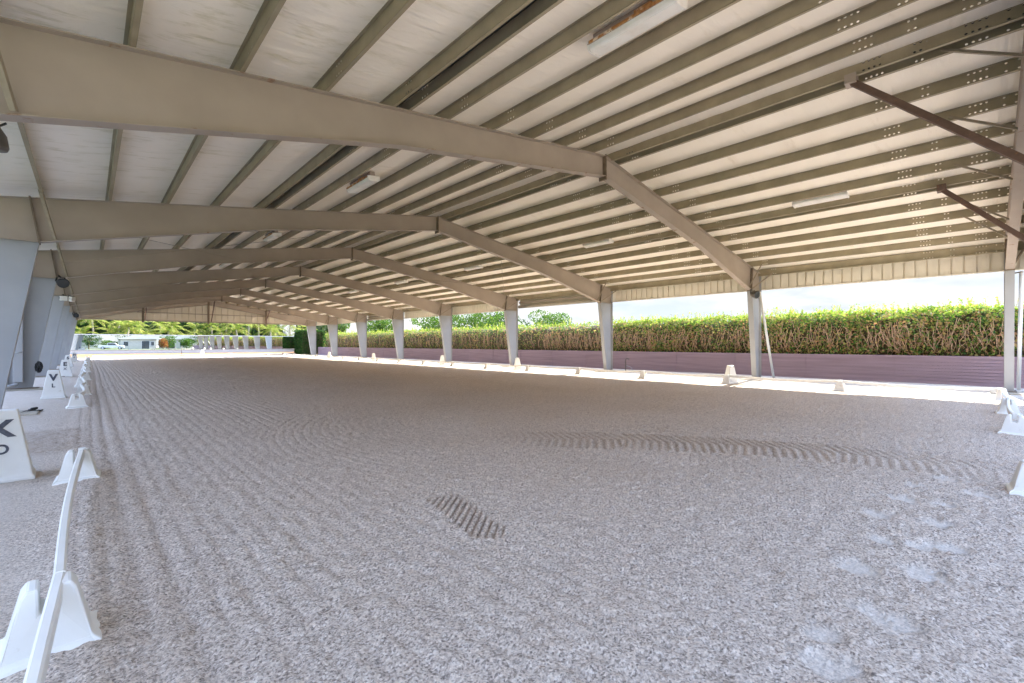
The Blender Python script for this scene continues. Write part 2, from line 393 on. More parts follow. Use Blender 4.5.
# ------------------------------------------------------------------ roof liner
def build_ceiling():
    ys = np.arange(-1.05, 59.71, .16)
    half = [XR + .55 + 1.1 * k for k in range(10)] + [21.24, 21.75]
    left = [2 * XR - x for x in half][::-1]
    pts = []
    px = left + [XR] + half
    for a, b in zip(px[:-1], px[1:]):
        for t in np.linspace(0, 1, 9)[:-1]: pts.append((a + (b - a) * t, math.sin(math.pi * t)))
    pts.append((px[-1], 0))
    X = np.array([p[0] for p in pts]); sag = np.array([p[1] for p in pts])
    XX, YY = np.meshgrid(X, ys); SG = np.meshgrid(sag, ys)[0]
    Z = 6.36 - SLOPE * np.abs(XX - XR) + .215 - SG * .018
    wr = np.abs(vnoise(XX * .25, YY * 2.6, 71) - .5) * .05 + np.maximum(0, vnoise(XX * .3 + 9, YY * .8, 72) - .6) * .05
    Z = Z - (wr - .012) * (SG ** .5) * .6
    nx, ny = len(X), len(ys)
    V = np.stack([XX.ravel(), YY.ravel(), Z.ravel()], 1)
    i = np.arange((ny - 1) * (nx - 1)); a = (i // (nx - 1)) * nx + i % (nx - 1)
    F = np.stack([a, a + nx, a + nx + 1, a + 1], 1)
    o = struct(raw('ceiling', V, F, M['liner'], smooth=True))
    m = MB()
    T = .12
    for sg in (-1, 1):
        xe = XR + sg * 12.1
        m.prism([(XR, 6.36 + .235), (xe, 6.36 + .235 - SLOPE * 12.1), (xe, 6.36 + .235 + .06 - SLOPE * 12.1), (XR, 6.36 + .235 + .06)], -1.1, 59.75)
    struct(m.build('roof', M['roofing']))
build_ceiling()

# ------------------------------------------------------------------ steel portal frames
FW = .20
def rail_strip(m, a, b, y=0, w=FW, t=.016):          # flange along an edge in the frame plane
    m.bar((a[0], y, a[1]), (b[0], y, b[1]), w, t) if abs(b[0] - a[0]) > abs(b[1] - a[1]) else m.bar((a[0], y, a[1]), (b[0], y, b[1]), w, t, (1, 0, 0))
def mirrored(pts, sg): return [(XR + sg * (XR - x) * -1 if sg > 0 else x, z) for x, z in pts]
def sx(x, sg): return x if sg < 0 else 2 * XR - x
def make_frame(i, label):
    y = FY[i]; off = (XR, 0, 0)
    t = thing('portal_frame', label, 'steel frame', (XR, y, 0), 0, 'steel portal frames of the arena roof')
    near = i == 0
    for sg in (-1, 1):
        f = lambda p: (sx(p[0], sg), p[1])
        web = MB(); web.prism([f(p) for p in [(-1.93, .03), (-1.38, .03), (-.80, 3.755), (-1.93, 3.755)]], -.007, .007)
        col = web.build('column', M['column'], t, off)
        m = MB(); m.prism([f(p) for p in [(-1.93, 3.765), (-.80, 3.765), (-.94, 4.71), (-1.93, 4.555)]], -.007, .007); m.build('knee_panel', M['steel'], t, off)
        m = MB(); rail_strip(m, f((-1.93, .03)), f((-1.93, 4.55))); m.build('outer_flange', M['column'], col, off)
        m = MB(); rail_strip(m, f((-1.38, .03)), f((-.80, 3.76))); o = m.build('inner_flange', M['column'], col, off)
        m = MB(); rail_strip(m, f((-1.93, 3.76)), f((-.80, 3.76)), w=.19); o = m.build('knee_plate', M['flange'], col, off)
        m = MB(); rail_strip(m, f((-.79, 3.72)), f((-.94, 4.74)), w=.21, t=.03); m.build('end_plate', M['darksteel'], col, off)
        m = MB(); a, b = sorted((sx(-2.02, sg), sx(-1.22, sg))); m.box(a, b, -.16, .16, .012, .04); m.build('base_plate', M['darksteel'], t, off)
        m = MB(); m.prism([f(p) for p in [(-.785, 3.765), (3.83, 4.85), (XR - .012, 5.84), (XR - .012, 6.35), (-.93, 4.70)]], -.006, .006)
        rf = m.build('rafter', M['steel'], t, off)
        m = MB(); rail_strip(m, f((-.80, 3.76)), f((3.83, 4.85))); rail_strip(m, f((3.82, 4.848)), f((XR, 5.84))); m.build('bottom_flange', M['flange'], rf, off)
        m = MB(); rail_strip(m, f((-1.93, 4.55)), f((XR, 6.36))); m.build('top_flange', M['flange'], rf, off)
        # angle braces from the flange up to the purlins
        spots = [(-.55, -.76)] if not near else [(-.55, -.76)] + ([(XR - .5 - 1.1 * k, XR - .55 - 1.1 * k) for k in (0, 2, 4, 6, 7)] if sg > 0 else [])
        for k, (xb, xt) in enumerate(spots):
            zb = 3.76 + (xb + .8) * .2354 if xb < 3.83 else 4.85 + (xb - 3.83) * .169
            m = MB(); yy = (.05, 1.0) if near and k else (-.07, -.50)
            m = MB(); m.bar((sx(xb, sg), yy[0], zb + .04), (sx(xt, sg), yy[1], top_z(xt) + .09), .055, .04); m.build('flange_brace', M['rod'], t, off)
        if sg > 0 and not near:
            m = MB(); m.bar((sx(-.83, sg), -.06, 3.80), (sx(-1.75, sg), -.62, 4.52), .05, .04); m.build('knee_brace', M['rod'], t, off)
    m = MB(); m.box(XR - .02, XR + .02, -.11, .11, 5.74, 6.385); m.build('ridge_plate', M['darksteel'], t, off)
    return t
FL = ['beige steel portal frame over the near entrance, its knee rising beside the rail corner',
      'beige steel portal frame whose ridge joint hangs nearest, with a white prop at its column',
      'beige steel portal frame next behind the propped one, left column at the picture edge',
      'fourth beige steel portal frame from the near end, black lamp on its left knee',
      'fifth beige steel portal frame from the near end, white box lamp on its left knee',
      'sixth beige steel portal frame from the near end of the arena',
      'seventh beige steel portal frame from the near end of the arena',
      'eighth beige steel portal frame, last but one before the far gable',
      'ninth and last beige steel frame, standing against the far ribbed gable wall']
for i in range(9): make_frame(i, FL[i])

# footings under the columns
for i in range(9):
    for sg in (-1, 1):
        m = MB(); x = sx(-1.55, sg); m.box(-.62, .75, -.42, .42, -.06, .012)
        if sg > 0: m = MB(); m.box(-.75, .5, -.4, .4, -.06, .012)
        o = m.build('concrete_footing', M['concrete'], None, bevel=.02); o.location = (x, FY[i], 0)
        tag(o, f'flat concrete footing under the {"left" if sg < 0 else "right"} column of the {ORD[i]} steel frame', 'footing', 'concrete footings under the columns')

# ------------------------------------------------------------------ purlins
def make_purlin(x, face, label, z0=None, name='roof_purlin', h=.205):
    """a Z-section running the whole length; the web faces the near side, holes punched through it"""
    m = MB(); y0, y1 = -1.0, 59.65
    zb = (top_z(x) + .008) if z0 is None else z0
    sl = -SLOPE if x > XR else SLOPE
    t = .006
    xt = x - sl * .2 * 0
    web = [(x, zb), (x + t, zb), (x + t, zb + h), (x, zb + h)]
    m.prism(web, y0, y1)
    m.prism([(x, zb), (x + face * .052, zb + face * .052 * sl), (x + face * .052, zb + face * .052 * sl + t), (x, zb + t)], y0, y1)
    m.prism([(x + face * .052, zb + face * .052 * sl), (x + face * .058, zb + face * .052 * sl), (x + face * .058, zb + .022 + face * .052 * sl), (x + face * .052, zb + .022 + face * .052 * sl)], y0, y1)
    m.prism([(x, zb + h - t), (x - face * .04, zb + h - t - face * .04 * sl), (x - face * .04, zb + h - face * .04 * sl), (x, zb + h)], y0, y1)
    o = m.build(name, M['purlin'], None, (x, y0, zb))
    o.location = (x, y0, zb)
    uvl = o.data.uv_layers.new(name='holes')
    for p in o.data.polygons:
        for li in p.loop_indices:
            c = o.data.vertices[o.data.loops[li].vertex_index].co
            wv = c.z / h if p.center.x > -.0001 and p.center.x < t + .0001 and abs(p.normal.x) > .9 else -1
            uvl.data[li].uv = (c.y - .2, wv)
    return tag(o, label, 'purlin', 'galvanised purlins under the roof')
for k in range(10):
    make_purlin(XR - .55 - 1.1 * k, 1, f'{ORD[k]} galvanised purlin left of the ridge, counting from the ridge down')
for k in range(10):
    make_purlin(XR + .55 + 1.1 * k, 1, f'{ORD[k]} galvanised purlin right of the ridge, counting from the ridge down')
for x, wh in ((3.94, 'second of a close pair of purlins on the left slope, black strip between them'),
              (9.98, 'second of a close pair of purlins just right of the ridge'),
              (15.52, 'second of a close pair of purlins halfway down the right slope')):
    make_purlin(x, 1, wh)
for x, wl in ((3.80, 'black strip standing for the dark gap between the close pair of purlins on the left slope'), (10.13, 'black strip standing for the dark gap between the close pair of purlins at the ridge')):
    m = MB(); m.prism([(x - .13, top_z(x - .13) + .185), (x + .13, top_z(x + .13) + .185), (x + .13, top_z(x + .13) + .195), (x - .13, top_z(x - .13) + .195)], -1, 59.6)  # solid black strip puts the dark of the gap into its colour
    tag(m.build('gap_strip', M['black']), wl, 'gap strip')
make_purlin(-1.86, 1, 'eave strut running along the outer edge of the left roof slope', top_z(-1.86) - .02)
make_purlin(21.24, -1, 'eave strut running along the top of the right fascia', 4.44, h=.30)

# ------------------------------------------------------------------ fascia, gables
def ribbed(m, x, y0, y1, z0, z1, step=.305, side=-1):
    m.box(x + .012, x + .024, y0, y1, z0, z1)
    y = y0
    while y < y1 - .05:
        m.box(x - .045, x + .012, y, min(y + step - .045, y1), z0, z1); y += step
fn = 1
for i in range(8):
    if i in (2, 5):
        # open bay: rolled shade cloth and girts instead of the fascia sheet
        t = thing('rolled_shade', 'rolled tan shade cloth under the right eave, between ' + ('third and fourth' if i == 2 else 'sixth and seventh') + ' columns', 'shade', (21.4, FY[i] + .2, 3.9), 0, 'rolled shades in the right eave')
        off = (21.4, FY[i] + .2, 3.9); y0, y1 = FY[i] + .15, FY[i + 1] - .15
        m = MB(); m.tube([(21.38, y0, 4.02), (21.38, y1, 4.02)], .11, 14); m.build('cloth_roll', M['canvas'], t, off, True)
        m = MB(); m.box(21.36, 21.42, y0, y1, 4.24, 4.36); m.build('upper_rail', M['steel'], t, off)
        m = MB(); m.box(21.45, 21.47, y0, y1, 3.95, 4.735); m.build('backing_sheet', M['tan_metal'], t, off)
        continue
    m = MB(); ribbed(m, 21.45, FY[i] if i else -1.0, FY[i + 1] - .001, 3.87, 4.735)
    m.box(21.37, 21.47, FY[i] if i else -1.0, FY[i + 1] - .001, 3.84, 3.885)
    struct(m.build(f'trim_{fn}', M['tan_metal'])); fn += 1
def gable(y, name, ydir):
    m = MB(); zb = 3.93
    m.prism([(XE_L, zb), (XE_R, zb), (XE_R, roof_z(XE_R)), (XR, roof_z(XR)), (XE_L, roof_z(XE_L))], y, y + .012 * ydir)
    x = XE_L + .1
    while x < XE_R:
        a, b = x, min(x + .52, XE_R)
        pts = [(a, zb), (b, zb), (b, roof_z(b))] + ([(XR, roof_z(XR))] if a < XR < b else []) + [(a, roof_z(a))]
        m.prism(pts, *sorted((y - .09 * ydir, y))); x += .61
    return struct(m.build(name, M['tan_metal']))
gable(59.68, 'wall_far', 1); gable(-1.10, 'wall_near', -1)
for y, nm, zb in ((59.5, 'far', 3.9), (-.93, 'near', 3.9)):
    m = MB(); m.box(XE_L, XE_R, y - .06, y + .06, 3.86, 3.98); tag(m.build('gable_girt', M['steel'], None), f'bottom girt along the foot of the {nm} gable sheeting', 'girt')
    m = MB(); m.box(3.6, 15.8, y - .05, y + .05, 4.72, 4.80); tag(m.build('gable_girt', M['steel'], None), f'upper girt across the {nm} gable sheeting', 'girt')
    for k, x in enumerate((4.05, XR, 15.5)):
        m = MB(); m.box(x - .09, x + .09, y - .14, y - .02, 3.7, top_z(x) - .02) if nm == 'far' else m.box(x - .09, x + .09, y + .02, y + .1, 3.7, top_z(x) - .02)
        tag(m.build('gable_post', M['darksteel']), f'{["left", "middle", "right"][k]} steel post of the {nm} gable', 'post')
# rusty struts from the doubled purlins to the near gable
for k, (x, yb, zt, ze) in enumerate(((10.05, 1.66, 6.26, 3.72), (15.45, .74, 5.36, 3.58), (3.9, 1.66, 5.40, 3.5))):
    t = thing('gable_strut', ['rusty square strut slanting down from a bracket beside the ridge', 'shorter rusty strut lower down the right roof slope, near the entrance frame', 'rusty strut hung from the left roof slope near the entrance'][k], 'strut', (x, yb, zt), 0, 'rusty gable struts')
    off = (x, yb, zt)
    m = MB(); m.bar((x, yb, zt - .02), (x, -.9, ze), .10, .10); m.build('square_tube', M['rust'], t, off)
    m = MB(); m.box(x - .12, x + .12, yb - .07, yb + .10, zt - .06, zt + .10); m.build('bracket', M['steel'] if k == 0 else M['rust'], t, off)
# far struts
for k, x in enumerate((4.2, 9.95, 15.4)):
    m = MB(); m.bar((x, 57.4, top_z(x) + .02), (x, 59.3, 4.0), .09, .09)
    tag(m.build('gable_strut', M['rust']), f'thin dark strut bracing the {["left", "middle", "right"][k]} post of the far gable', 'strut')

# cross bracing rods
for k, (p, q) in enumerate((((-.7, FY[2] + .05, 4.35), (5.6, FY[3], 5.0)), ((5.6, FY[2], 5.0), (-.7, FY[3], 4.3)), ((20.2, FY[2], 4.2), (13.0, FY[3], 5.15)), ((13.0, FY[2], 5.15), (20.2, FY[3], 4.2)))):
    m = MB(); m.tube([p, q], .007, 6)
    tag(m.build('bracing_rod', M['rod']), ['thin steel bracing rod rising from the left knee of the third frame', 'thin steel bracing rod falling to the left knee of the fourth frame', 'thin steel bracing rod rising from the right knee of the third frame', 'thin steel bracing rod falling to the right knee of the fourth frame'][k], 'rod')

# ------------------------------------------------------------------ strip lights
def make_light(label):
    t = thing('strip_light', label, 'ceiling light', (0, 0, 0), 0, 'wraparound strip lights under the roof')
    m = MB(); m.box(-.165, .165, -.64, .64, .015, .055); m.box(-.06, .06, -.60, .60, .055, .17); m.build('housing', M['flange'], t)
    m = MB(); m.prism([(-.16, .014), (.16, .014), (.14, -.05), (.10, -.07), (-.10, -.07), (-.14, -.05)], -.62, .62); m.build('lens', M['lens'], t, bevel=.008)
    for s in (-1, 1):
        m = MB(); m.prism([(-.17, .055), (.17, .055), (.15, -.058), (.105, -.08), (-.105, -.08), (-.15, -.058)], s * .635 - .012, s * .635 + .012); m.build('end_cap', M['lens'], t)
    m = MB(); m.box(-.177, -.163, -.6, .6, .015, .05); m.box(-.165, -.08, -.34, -.10, .056, .09); m.build('rusted_edge', M['rustedge'], t)
    return t
M['rustedge'] = mottled('orange_rust', (.55, .30, .10), (.30, .11, .03), 20, .9, stain=(.75, .62, .45), stain_scale=9, stain_lo=.5, stain_hi=.6)
LY = [3.18, 11.22, 19.2, 27.5, 35.0, 42.4, 50.0, 57.2]
LYR = [3.2, 10.75, 18.8, 26.4, 33.7, 40.8, 48.6, 56.4]
src = None
for sd, ly, xx in (('left', LY, 5.22), ('right', LYR, 14.93)):
    for k, y in enumerate(ly):
        lab = f'white strip light, {ORD[k]} along the {sd} roof slope from the near end' + (', with orange rust' if (sd, k) == ('left', 0) else '')
        o = make_light(lab) if src is None else copy_thing(src, (0, 0, 0), lab)
        src = src or o
        o.location = (xx, y, top_z(xx) + .02); o.rotation_euler = (0, math.atan(SLOPE) * (1 if sd == 'right' else -1), 0)

# ------------------------------------------------------------------ lamps and fittings on the left columns
def floodlight(name, label, loc, rz, col, box=False):
    t = thing(name, label, 'floodlight', loc, rz)
    if box:
        m = MB(); m.box(-.13, .13, -.12, .0, -.11, .11); m.build('lamp_body', col, t, bevel=.015)
        m = MB(); m.box(-.11, .11, -.128, -.118, -.09, .09); m.build('lens', M['lens'], t)
    else:
        m = MB(); m.tube([(0, 0, 0), (0, -.05, -.02), (0, -.22, -.07), (0, -.26, -.08)], [.07, .12, .16, .165], 18); m.build('lamp_body', col, t, smooth=True)
        m = MB(); m.tube([(0, -.261, -.08), (0, -.27, -.083)], .145, 18); m.build('lens', M['glass_dark'], t)
    m = MB(); m.bar((-.1, -.06, .13), (.1, -.06, .13), .04, .012); m.bar((-.1, -.06, .13), (-.13, -.06, -.02), .04, .012); m.bar((.1, -.06, .13), (.13, -.06, -.02), .04, .012); m.bar((0, -.06, .13), (0, .1, .2), .03, .03); m.build('bracket', M['black'], t)
    return t
floodlight('floodlight', 'black round floodlight bracketed to the left knee of the fourth steel frame', (-.72, FY[3] - .12, 3.66), R(20), M['black'])
floodlight('floodlight', 'white box floodlight on the left knee of the fifth steel frame', (-.86, FY[4] - .14, 3.62), R(10), M['white_pipe'], True)
floodlight('floodlight', 'small white box lamp facing the arena beside the white floodlight', (-.62, FY[4] - .14, 3.6), R(60), M['white_pipe'], True)
floodlight('floodlight', 'black floodlight on the left knee of the seventh steel frame', (-.74, FY[6] - .12, 3.6), R(20), M['black'])
floodlight('floodlight', 'dark grey floodlight under the right knee of the frame with the white prop', (20.05, FY[1] - .12, 3.6), R(-20), M['dark_grey'])
t = thing('hanging_speaker', 'round dark grey speaker hanging beside the lowest left purlin', 'speaker', (-.98, 9.9, 4.66))
m = MB(); m.tube([(0, 0, .06), (0, 0, .0), (-.02, -.02, -.10), (-.03, -.03, -.28), (-.03, -.03, -.33)], [.03, .05, .13, .165, .15], 20); m.build('horn', M['dark_grey'], t, smooth=True)
m = MB(); m.bar((0, 0, .0), (.1, 0, .09), .04, .02); m.build('bracket', M['black'], t)

t = thing('downspout', 'square grey downspout with a kicked-out foot before the left column with the hose', 'downspout', (-1.68, FY[3] - .25, 0))
off = (-1.68, FY[3] - .25, 0)
m = MB(); m.box(-1.79, -1.57, FY[3] - .36, FY[3] - .14, .25, 4.3); m.build('pipe', M['column'], t, off, bevel=.01)
m = MB(); m.tube([(-1.68, FY[3] - .25, .27), (-1.72, FY[3] - .30, .16), (-2.0, FY[3] - .6, .09), (-2.35, FY[3] - 1.0, .05)], .055, 12); m.build('foot_pipe', M['grey_pipe'], t, off, True)
for z in (1.2, 3.1):
    m = MB(); m.box(-1.80, -1.56, FY[3] - .37, FY[3] - .13, z, z + .05); m.build('strap', M['grey_pipe'], t, off, True)
def coil(label, loc, r, cat='hose'):
    m = MB(); pts = []
    for k in range(100):
        a = k * .55; rr = r * (.05 + .95 * abs(math.sin(k * 1.37 + 2 * math.sin(k * .7))))
        pts.append((rr * math.cos(a), .05 * math.sin(k * .9) - .05 + k * .0006, rr * 2.2 * math.sin(a)))
    m.tube(pts, .022, 6); o = m.build('coiled_hose', M['black'], None, smooth=True); o.location = loc; return tag(o, label, cat)
coil('black hose coiled on the inner edge of the left column with the downspout', (-1.22, FY[3] - .14, .72), .085)
t = thing('water_valve', 'black valve cover on the ground left of the column with the hose', 'valve cover', (-2.9, FY[3] + 1.2, 0))
m = MB(); m.tube([(0, 0, -.03), (0, 0, .22), (0, 0, .27)], [.17, .16, .10], 14); m.build('cover', M['black'], t, smooth=True)
m = MB(); m.tube([(0, 0, .26), (0, 0, .36)], .04, 8); m.build('spindle', M['black'], t)
m = MB(); m.tube([(-.16, -.22, .0), (-.10, .0, .02), (0, .02, .03), (.08, -.12, .02), (.16, .14, .005)], .018, 6); m.tube([(-.06, -.05, .0), (0, .0, .06), (.07, .02, .07), (.02, .06, .04), (-.05, .02, .03)], .03, 8)
o = m.build('rope_piece', M['black'], None, smooth=True); o.location = (-.92, 14.6, -.005); tag(o, 'short black rope lying knotted in the dust beyond the lettered marker', 'rope')

# white props leaning against the right columns, and a standpipe
for k, i in enumerate((1, 0)):
    y = FY[i] - .25
    t = thing('leaning_pole', 'white pole leaning out from the right column ' + ('of the frame nearest overhead' if k == 0 else 'beside the near rail corner'), 'pole', (22.45, y, 0), 0, 'white leaning poles')
    m = MB(); m.tube([(22.45, y, -.03), (20.62, y, 3.70)], .05, 12); m.build('pole', M['white_pipe'], t, (22.45, y, 0), True)
    m = MB(); m.bar((20.5, y, 3.68), (20.8, y + .2, 3.68), .05, .03); m.build('clip', M['darksteel'], t, (22.45, y, 0))
t = thing('standpipe', 'small standpipe with bent handle beside a right column foot', 'tap', (21.6, FY[2] - .75, 0))
m = MB(); m.tube([(0, 0, -.04), (0, 0, .62), (0, -.06, .70), (0, -.22, .66)], .025, 8); m.build('pipe', M['dark_grey'], t, smooth=True)
m = MB(); m.tube([(0, -.05, .3), (.05, -.3, .22), (.04, -.42, .05), (0, -.3, .0)], .016, 7); m.build('hose', M['grey_pipe'], t, smooth=True)

# ------------------------------------------------------------------ rail blocks, rails, markers
def make_block(label, grp):
    t = thing('rail_block', label, 'rail block', (0, 0, 0), 0, grp)
    out = [(a * .80, b * .96) for a, b in [(-.24, -.03), (-.24, .012), (-.195, .035), (-.125, .29), (-.10, .325), (-.045, .325), (-.04, .20), (.04, .20), (.045, .325), (.10, .325), (.125, .29), (.195, .035), (.24, .012), (.24, -.03)]]
    dy = lambda z: .19 if z < .02 else .145 - (z - .035) * .26
    n = len(out); m = MB()
    m.add([(x, -dy(z), z) for x, z in out] + [(x, dy(z), z) for x, z in out],
          [tuple(range(n)), tuple(range(2 * n - 1, n - 1, -1))] + [(i, i + n, (i + 1) % n + n, (i + 1) % n) for i in range(n)])
    m.build('block', M['white_plastic'], t, bevel=.012)
    return t
blk = None
def put_block(x, y, rz, label, grp):
    global blk
    if blk is None:
        blk = make_block(label, grp); o = blk
    else: o = copy_thing(blk, (0, 0, 0), label)
    o['group'] = grp; o.location = (x, y, 0); o.rotation_euler = (0, 0, rz); return o
def put_rail(p, q, label, bow, grp, cuff=True):
    p, q = Vector(p), Vector(q); d = (q - p).normalized(); side = Vector((d.y, -d.x, 0))
    t = thing('arena_rail', label, 'rail', p, 0, grp)
    n = 14; pts = [p + (q - p) * (k / n) + side * bow * math.sin(math.pi * k / n) + Vector((0, 0, -.05 * math.sin(math.pi * k / n))) for k in range(n + 1)]
    vs = []; fs = []
    for k, c in enumerate(pts):
        dd = (pts[min(k + 1, n)] - pts[max(k - 1, 0)]).normalized(); sd = Vector((dd.y, -dd.x, 0)).normalized() * .024
        for a, z in ((-1, -.045), (1, -.045), (1, .03), (.6, .038), (-.6, .038), (-1, .03)): vs.append(c + sd * a + Vector((0, 0, z)))
    for k in range(n):
        for j in range(6): fs.append((k * 6 + j, k * 6 + (j + 1) % 6, (k + 1) * 6 + (j + 1) % 6, (k + 1) * 6 + j))
    fs += [tuple(range(5, -1, -1)), tuple(n * 6 + j for j in range(6))]
    m = MB(); m.add(vs, fs); m.build('rail', M['white_pipe'], t, p)
    if cuff:
        e = pts[-1]; m = MB(); m.bar(e - d * .06 + Vector((0, 0, .0)), e + d * .012, .058, .095); m.build('end_sleeve', M['white_plastic'], t, p)
    return t
G1, G2, G3, G4 = 'rail blocks along the left side', 'rail blocks along the right side', 'rail blocks along the far end', 'rail blocks along the near end'
ZR = .285
yl = [3.25, 7.02]
put_block(-.145, yl[0], R(2), 'large-looking white rail block closest of all, its rail running past it', G1)
put_block(-.085, yl[1], R(-3), 'white rail block at the end of the bent rail, with open sand beyond it', G1)
put_rail((-.17, .9, ZR), (-.11, 3.32, ZR), 'white rail coming in over the closest block, cut by the picture edge', -.02, 'white rails along the left side', False)
put_rail((-.11, 3.3, ZR + .005), (-.055, 7.0, ZR + .005), 'bowed white rail joining the two closest rail blocks', -.035, 'white rails along the left side')
yl = [14.9 + 3.62 * k for k in range(13)]
for k, y in enumerate(yl):
    put_block(-.17 + .035 * k * .3 + (.04 if k % 2 else -.03), y, R((-1) ** k * 3), 'white rail block with a dark slot, beyond the gap in the left rail' if k == 0 else f'white rail block, {ORD[k]} beyond the gap in the left rail', G1)
    if k: put_rail((-.17, yl[k - 1] + .02, ZR), (-.17, y, ZR), f'white rail, {ORD[k-1]} length beyond the gap in the left row', .09 * (1 if k % 3 else -.5), 'white rails along the left side')
yr = [-.3 + 3.55 * k for k in range(18)]
for k, y in enumerate(yr):
    put_block(17.75, y, R((-1) ** k * 2), 'white corner block where the near and right rails meet' if k == 0 else f'white rail block, {ORD[k]} along the right side from the near corner', G2)
    if k: put_rail((17.75, yr[k - 1], ZR), (17.75, y, ZR), f'white rail, {ORD[k-1]} length along the right side from the near corner', .05, 'white rails along the right side')
xf = [.35, 4.1, 8.0, 12.2, 16.2]
for k, x in enumerate(xf):
    put_block(x, 61.2, R(90), f'white rail block, {ORD[k]} from the left along the far end', G3)
for k in range(5):
    a = xf[k]; b = xf[k + 1] if k < 4 else 17.75
    put_rail((a, 61.2, ZR), (b, 61.2, ZR), f'white rail, {ORD[k]} length from the left along the far end', .03, 'white rails along the far end')
xn = [14.55, 11.35, 6.95]
for k, x in enumerate(xn):
    put_block(x, -.34, R(90 + (-1) ** k * 4), ['white rail block next to the near corner, rail resting in it', 'white rail block with a dark clip, second from the near corner on the short side', 'white rail block half cut by the picture edge, lowest on the right'][k], G4)
put_rail((17.75, -.3, ZR), (14.55, -.34, ZR), 'white rail from the near right corner along the short side', .02, 'white rails along the near end')
put_rail((14.55, -.34, ZR), (11.35, -.34, ZR), 'white rail sloping down to the block with the dark clip', .03, 'white rails along the near end')

def text_part(txt, size, loc, rot, parent, name='letter', w=.012, mat='black_paint'):
    c = bpy.data.curves.new(name, 'FONT'); c.body = txt; c.size = size; c.align_x = 'CENTER'; c.align_y = 'CENTER'; c.extrude = .003; c.offset = w
    c.materials.append(M[mat]); o0 = bpy.data.objects.new(name + '_outline', c); COL.objects.link(o0); bpy.context.view_layer.update()
    me = bpy.data.meshes.new_from_object(o0.evaluated_get(bpy.context.evaluated_depsgraph_get())); bpy.data.objects.remove(o0); bpy.data.curves.remove(c)
    if not me.materials: me.materials.append(M[mat])
    o = bpy.data.objects.new(name, me); COL.objects.link(o); o.location = loc; o.rotation_euler = rot; o.parent = parent; return o
def make_marker(label, big, small, loc, rz, h=.76, name='letter_marker', s=1.0, slots=False):
    t = thing(name, label, 'arena marker', loc, rz, 'white lettered arena markers')
    b, tp, db, dt = .235 * s, .115 * s, .21 * s, .10 * s
    vs = [(-b - .02, -db - .02, -.03), (b + .02, -db - .02, -.03), (b + .02, db + .02, -.03), (-b - .02, db + .02, -.03), (-b - .02, -db - .02, .012), (b + .02, -db - .02, .012), (b + .02, db + .02, .012), (-b - .02, db + .02, .012),
          (-b, -db, .03), (b, -db, .03), (b, db, .03), (-b, db, .03), (-tp, -dt, h), (tp, -dt, h), (tp, dt, h), (-tp, dt, h)]
    fs = [(3, 2, 1, 0)]
    for r in (0, 4, 8):
        for k in range(4): fs.append((r + k, r + (k + 1) % 4, r + 4 + (k + 1) % 4, r + 4 + k))
    fs.append((12, 13, 14, 15))
    m = MB(); m.add(vs, fs); m.build('body', M['white_plastic'], t, bevel=.014)
    tilt = math.atan((db - dt) / h)
    fy = lambda z: -db + (db - dt) * (z - .03) / (h - .03) - .004
    if big: text_part(big, .25 * s, (0, fy(h * .73), h * .73), (R(90) - tilt, 0, 0), t)
    if small: text_part(small, .15 * s, (0, fy(h * .44), h * .44), (R(90) - tilt, 0, 0), t, 'small_letter', .004)
    if slots:
        for k in (-1, 1):
            m = MB(); m.box(k * .07 - .02, k * .07 + .02, fy(h - .05) - .004, fy(h - .05) + .02, h - .06, h - .035); m.build('slot', M['black'], t)
    return t
make_marker('white marker with a black K over D, beside the closest rails', 'K', 'D', (-.705, 7.62, 0), R(3), .76)
make_marker('white marker with a black V over L, before the column with the hose', 'V', 'L', (-.72, 18.1, 0), 0, .76)
make_marker('white marker with a black E over X, behind the V marker', 'E', 'X', (-.80, 29.6, 0), 0, .76)
make_marker('white marker with a black S over I, behind the E marker', 'S', 'I', (-1.0, 42.0, 0), 0, .76)
make_marker('white marker with a black H, smallest and last of the left row', 'H', 'G', (-.9, 54.0, 0), 0, .76)
for k, (x, y) in enumerate(((18.22, 6.85), (18.6, 19.2), (18.5, 26.9), (18.7, 38.0), (18.8, 48.5))):
    make_marker(['plain white marker right of centre, in front of the propped column', 'plain white marker beside the right column foot of the fourth frame', 'plain white marker before the right column of the fifth frame', 'plain white marker beyond the sixth right column', 'plain white marker before the dark green clipped shrub'][k], None, None, (x, y, 0), R(-28), .66, s=.84, slots=True)
make_marker('small white marker standing before the long mirrors at the far end', 'C', None, (9.9, 64.5, 0), 0, .80)

# ------------------------------------------------------------------ retaining wall and hedge
m = MB()
for k in range(9):
    m.box(23.42 + (.004 if k % 2 else 0), 23.62, -30, 64.5, k * .117 - (.06 if k == 0 else 0), k * .117 + .097)
m.box(23.47, 23.615, -30, 64.5, 0, 1.05)
y = -28
while y < 64:
    m.box(23.405, 23.45, y - .006, y + .006, 0, 1.05); y += 3.05
struct(m.build('wall_right', M['planks']))
m = MB(); m.box(23.64, 27, -30, 64.5, -.05, .98); tag(m.build('planting_bed', M['mulch'], bevel=.02), 'raised soil bed behind the purple-brown plank wall', 'planting bed')

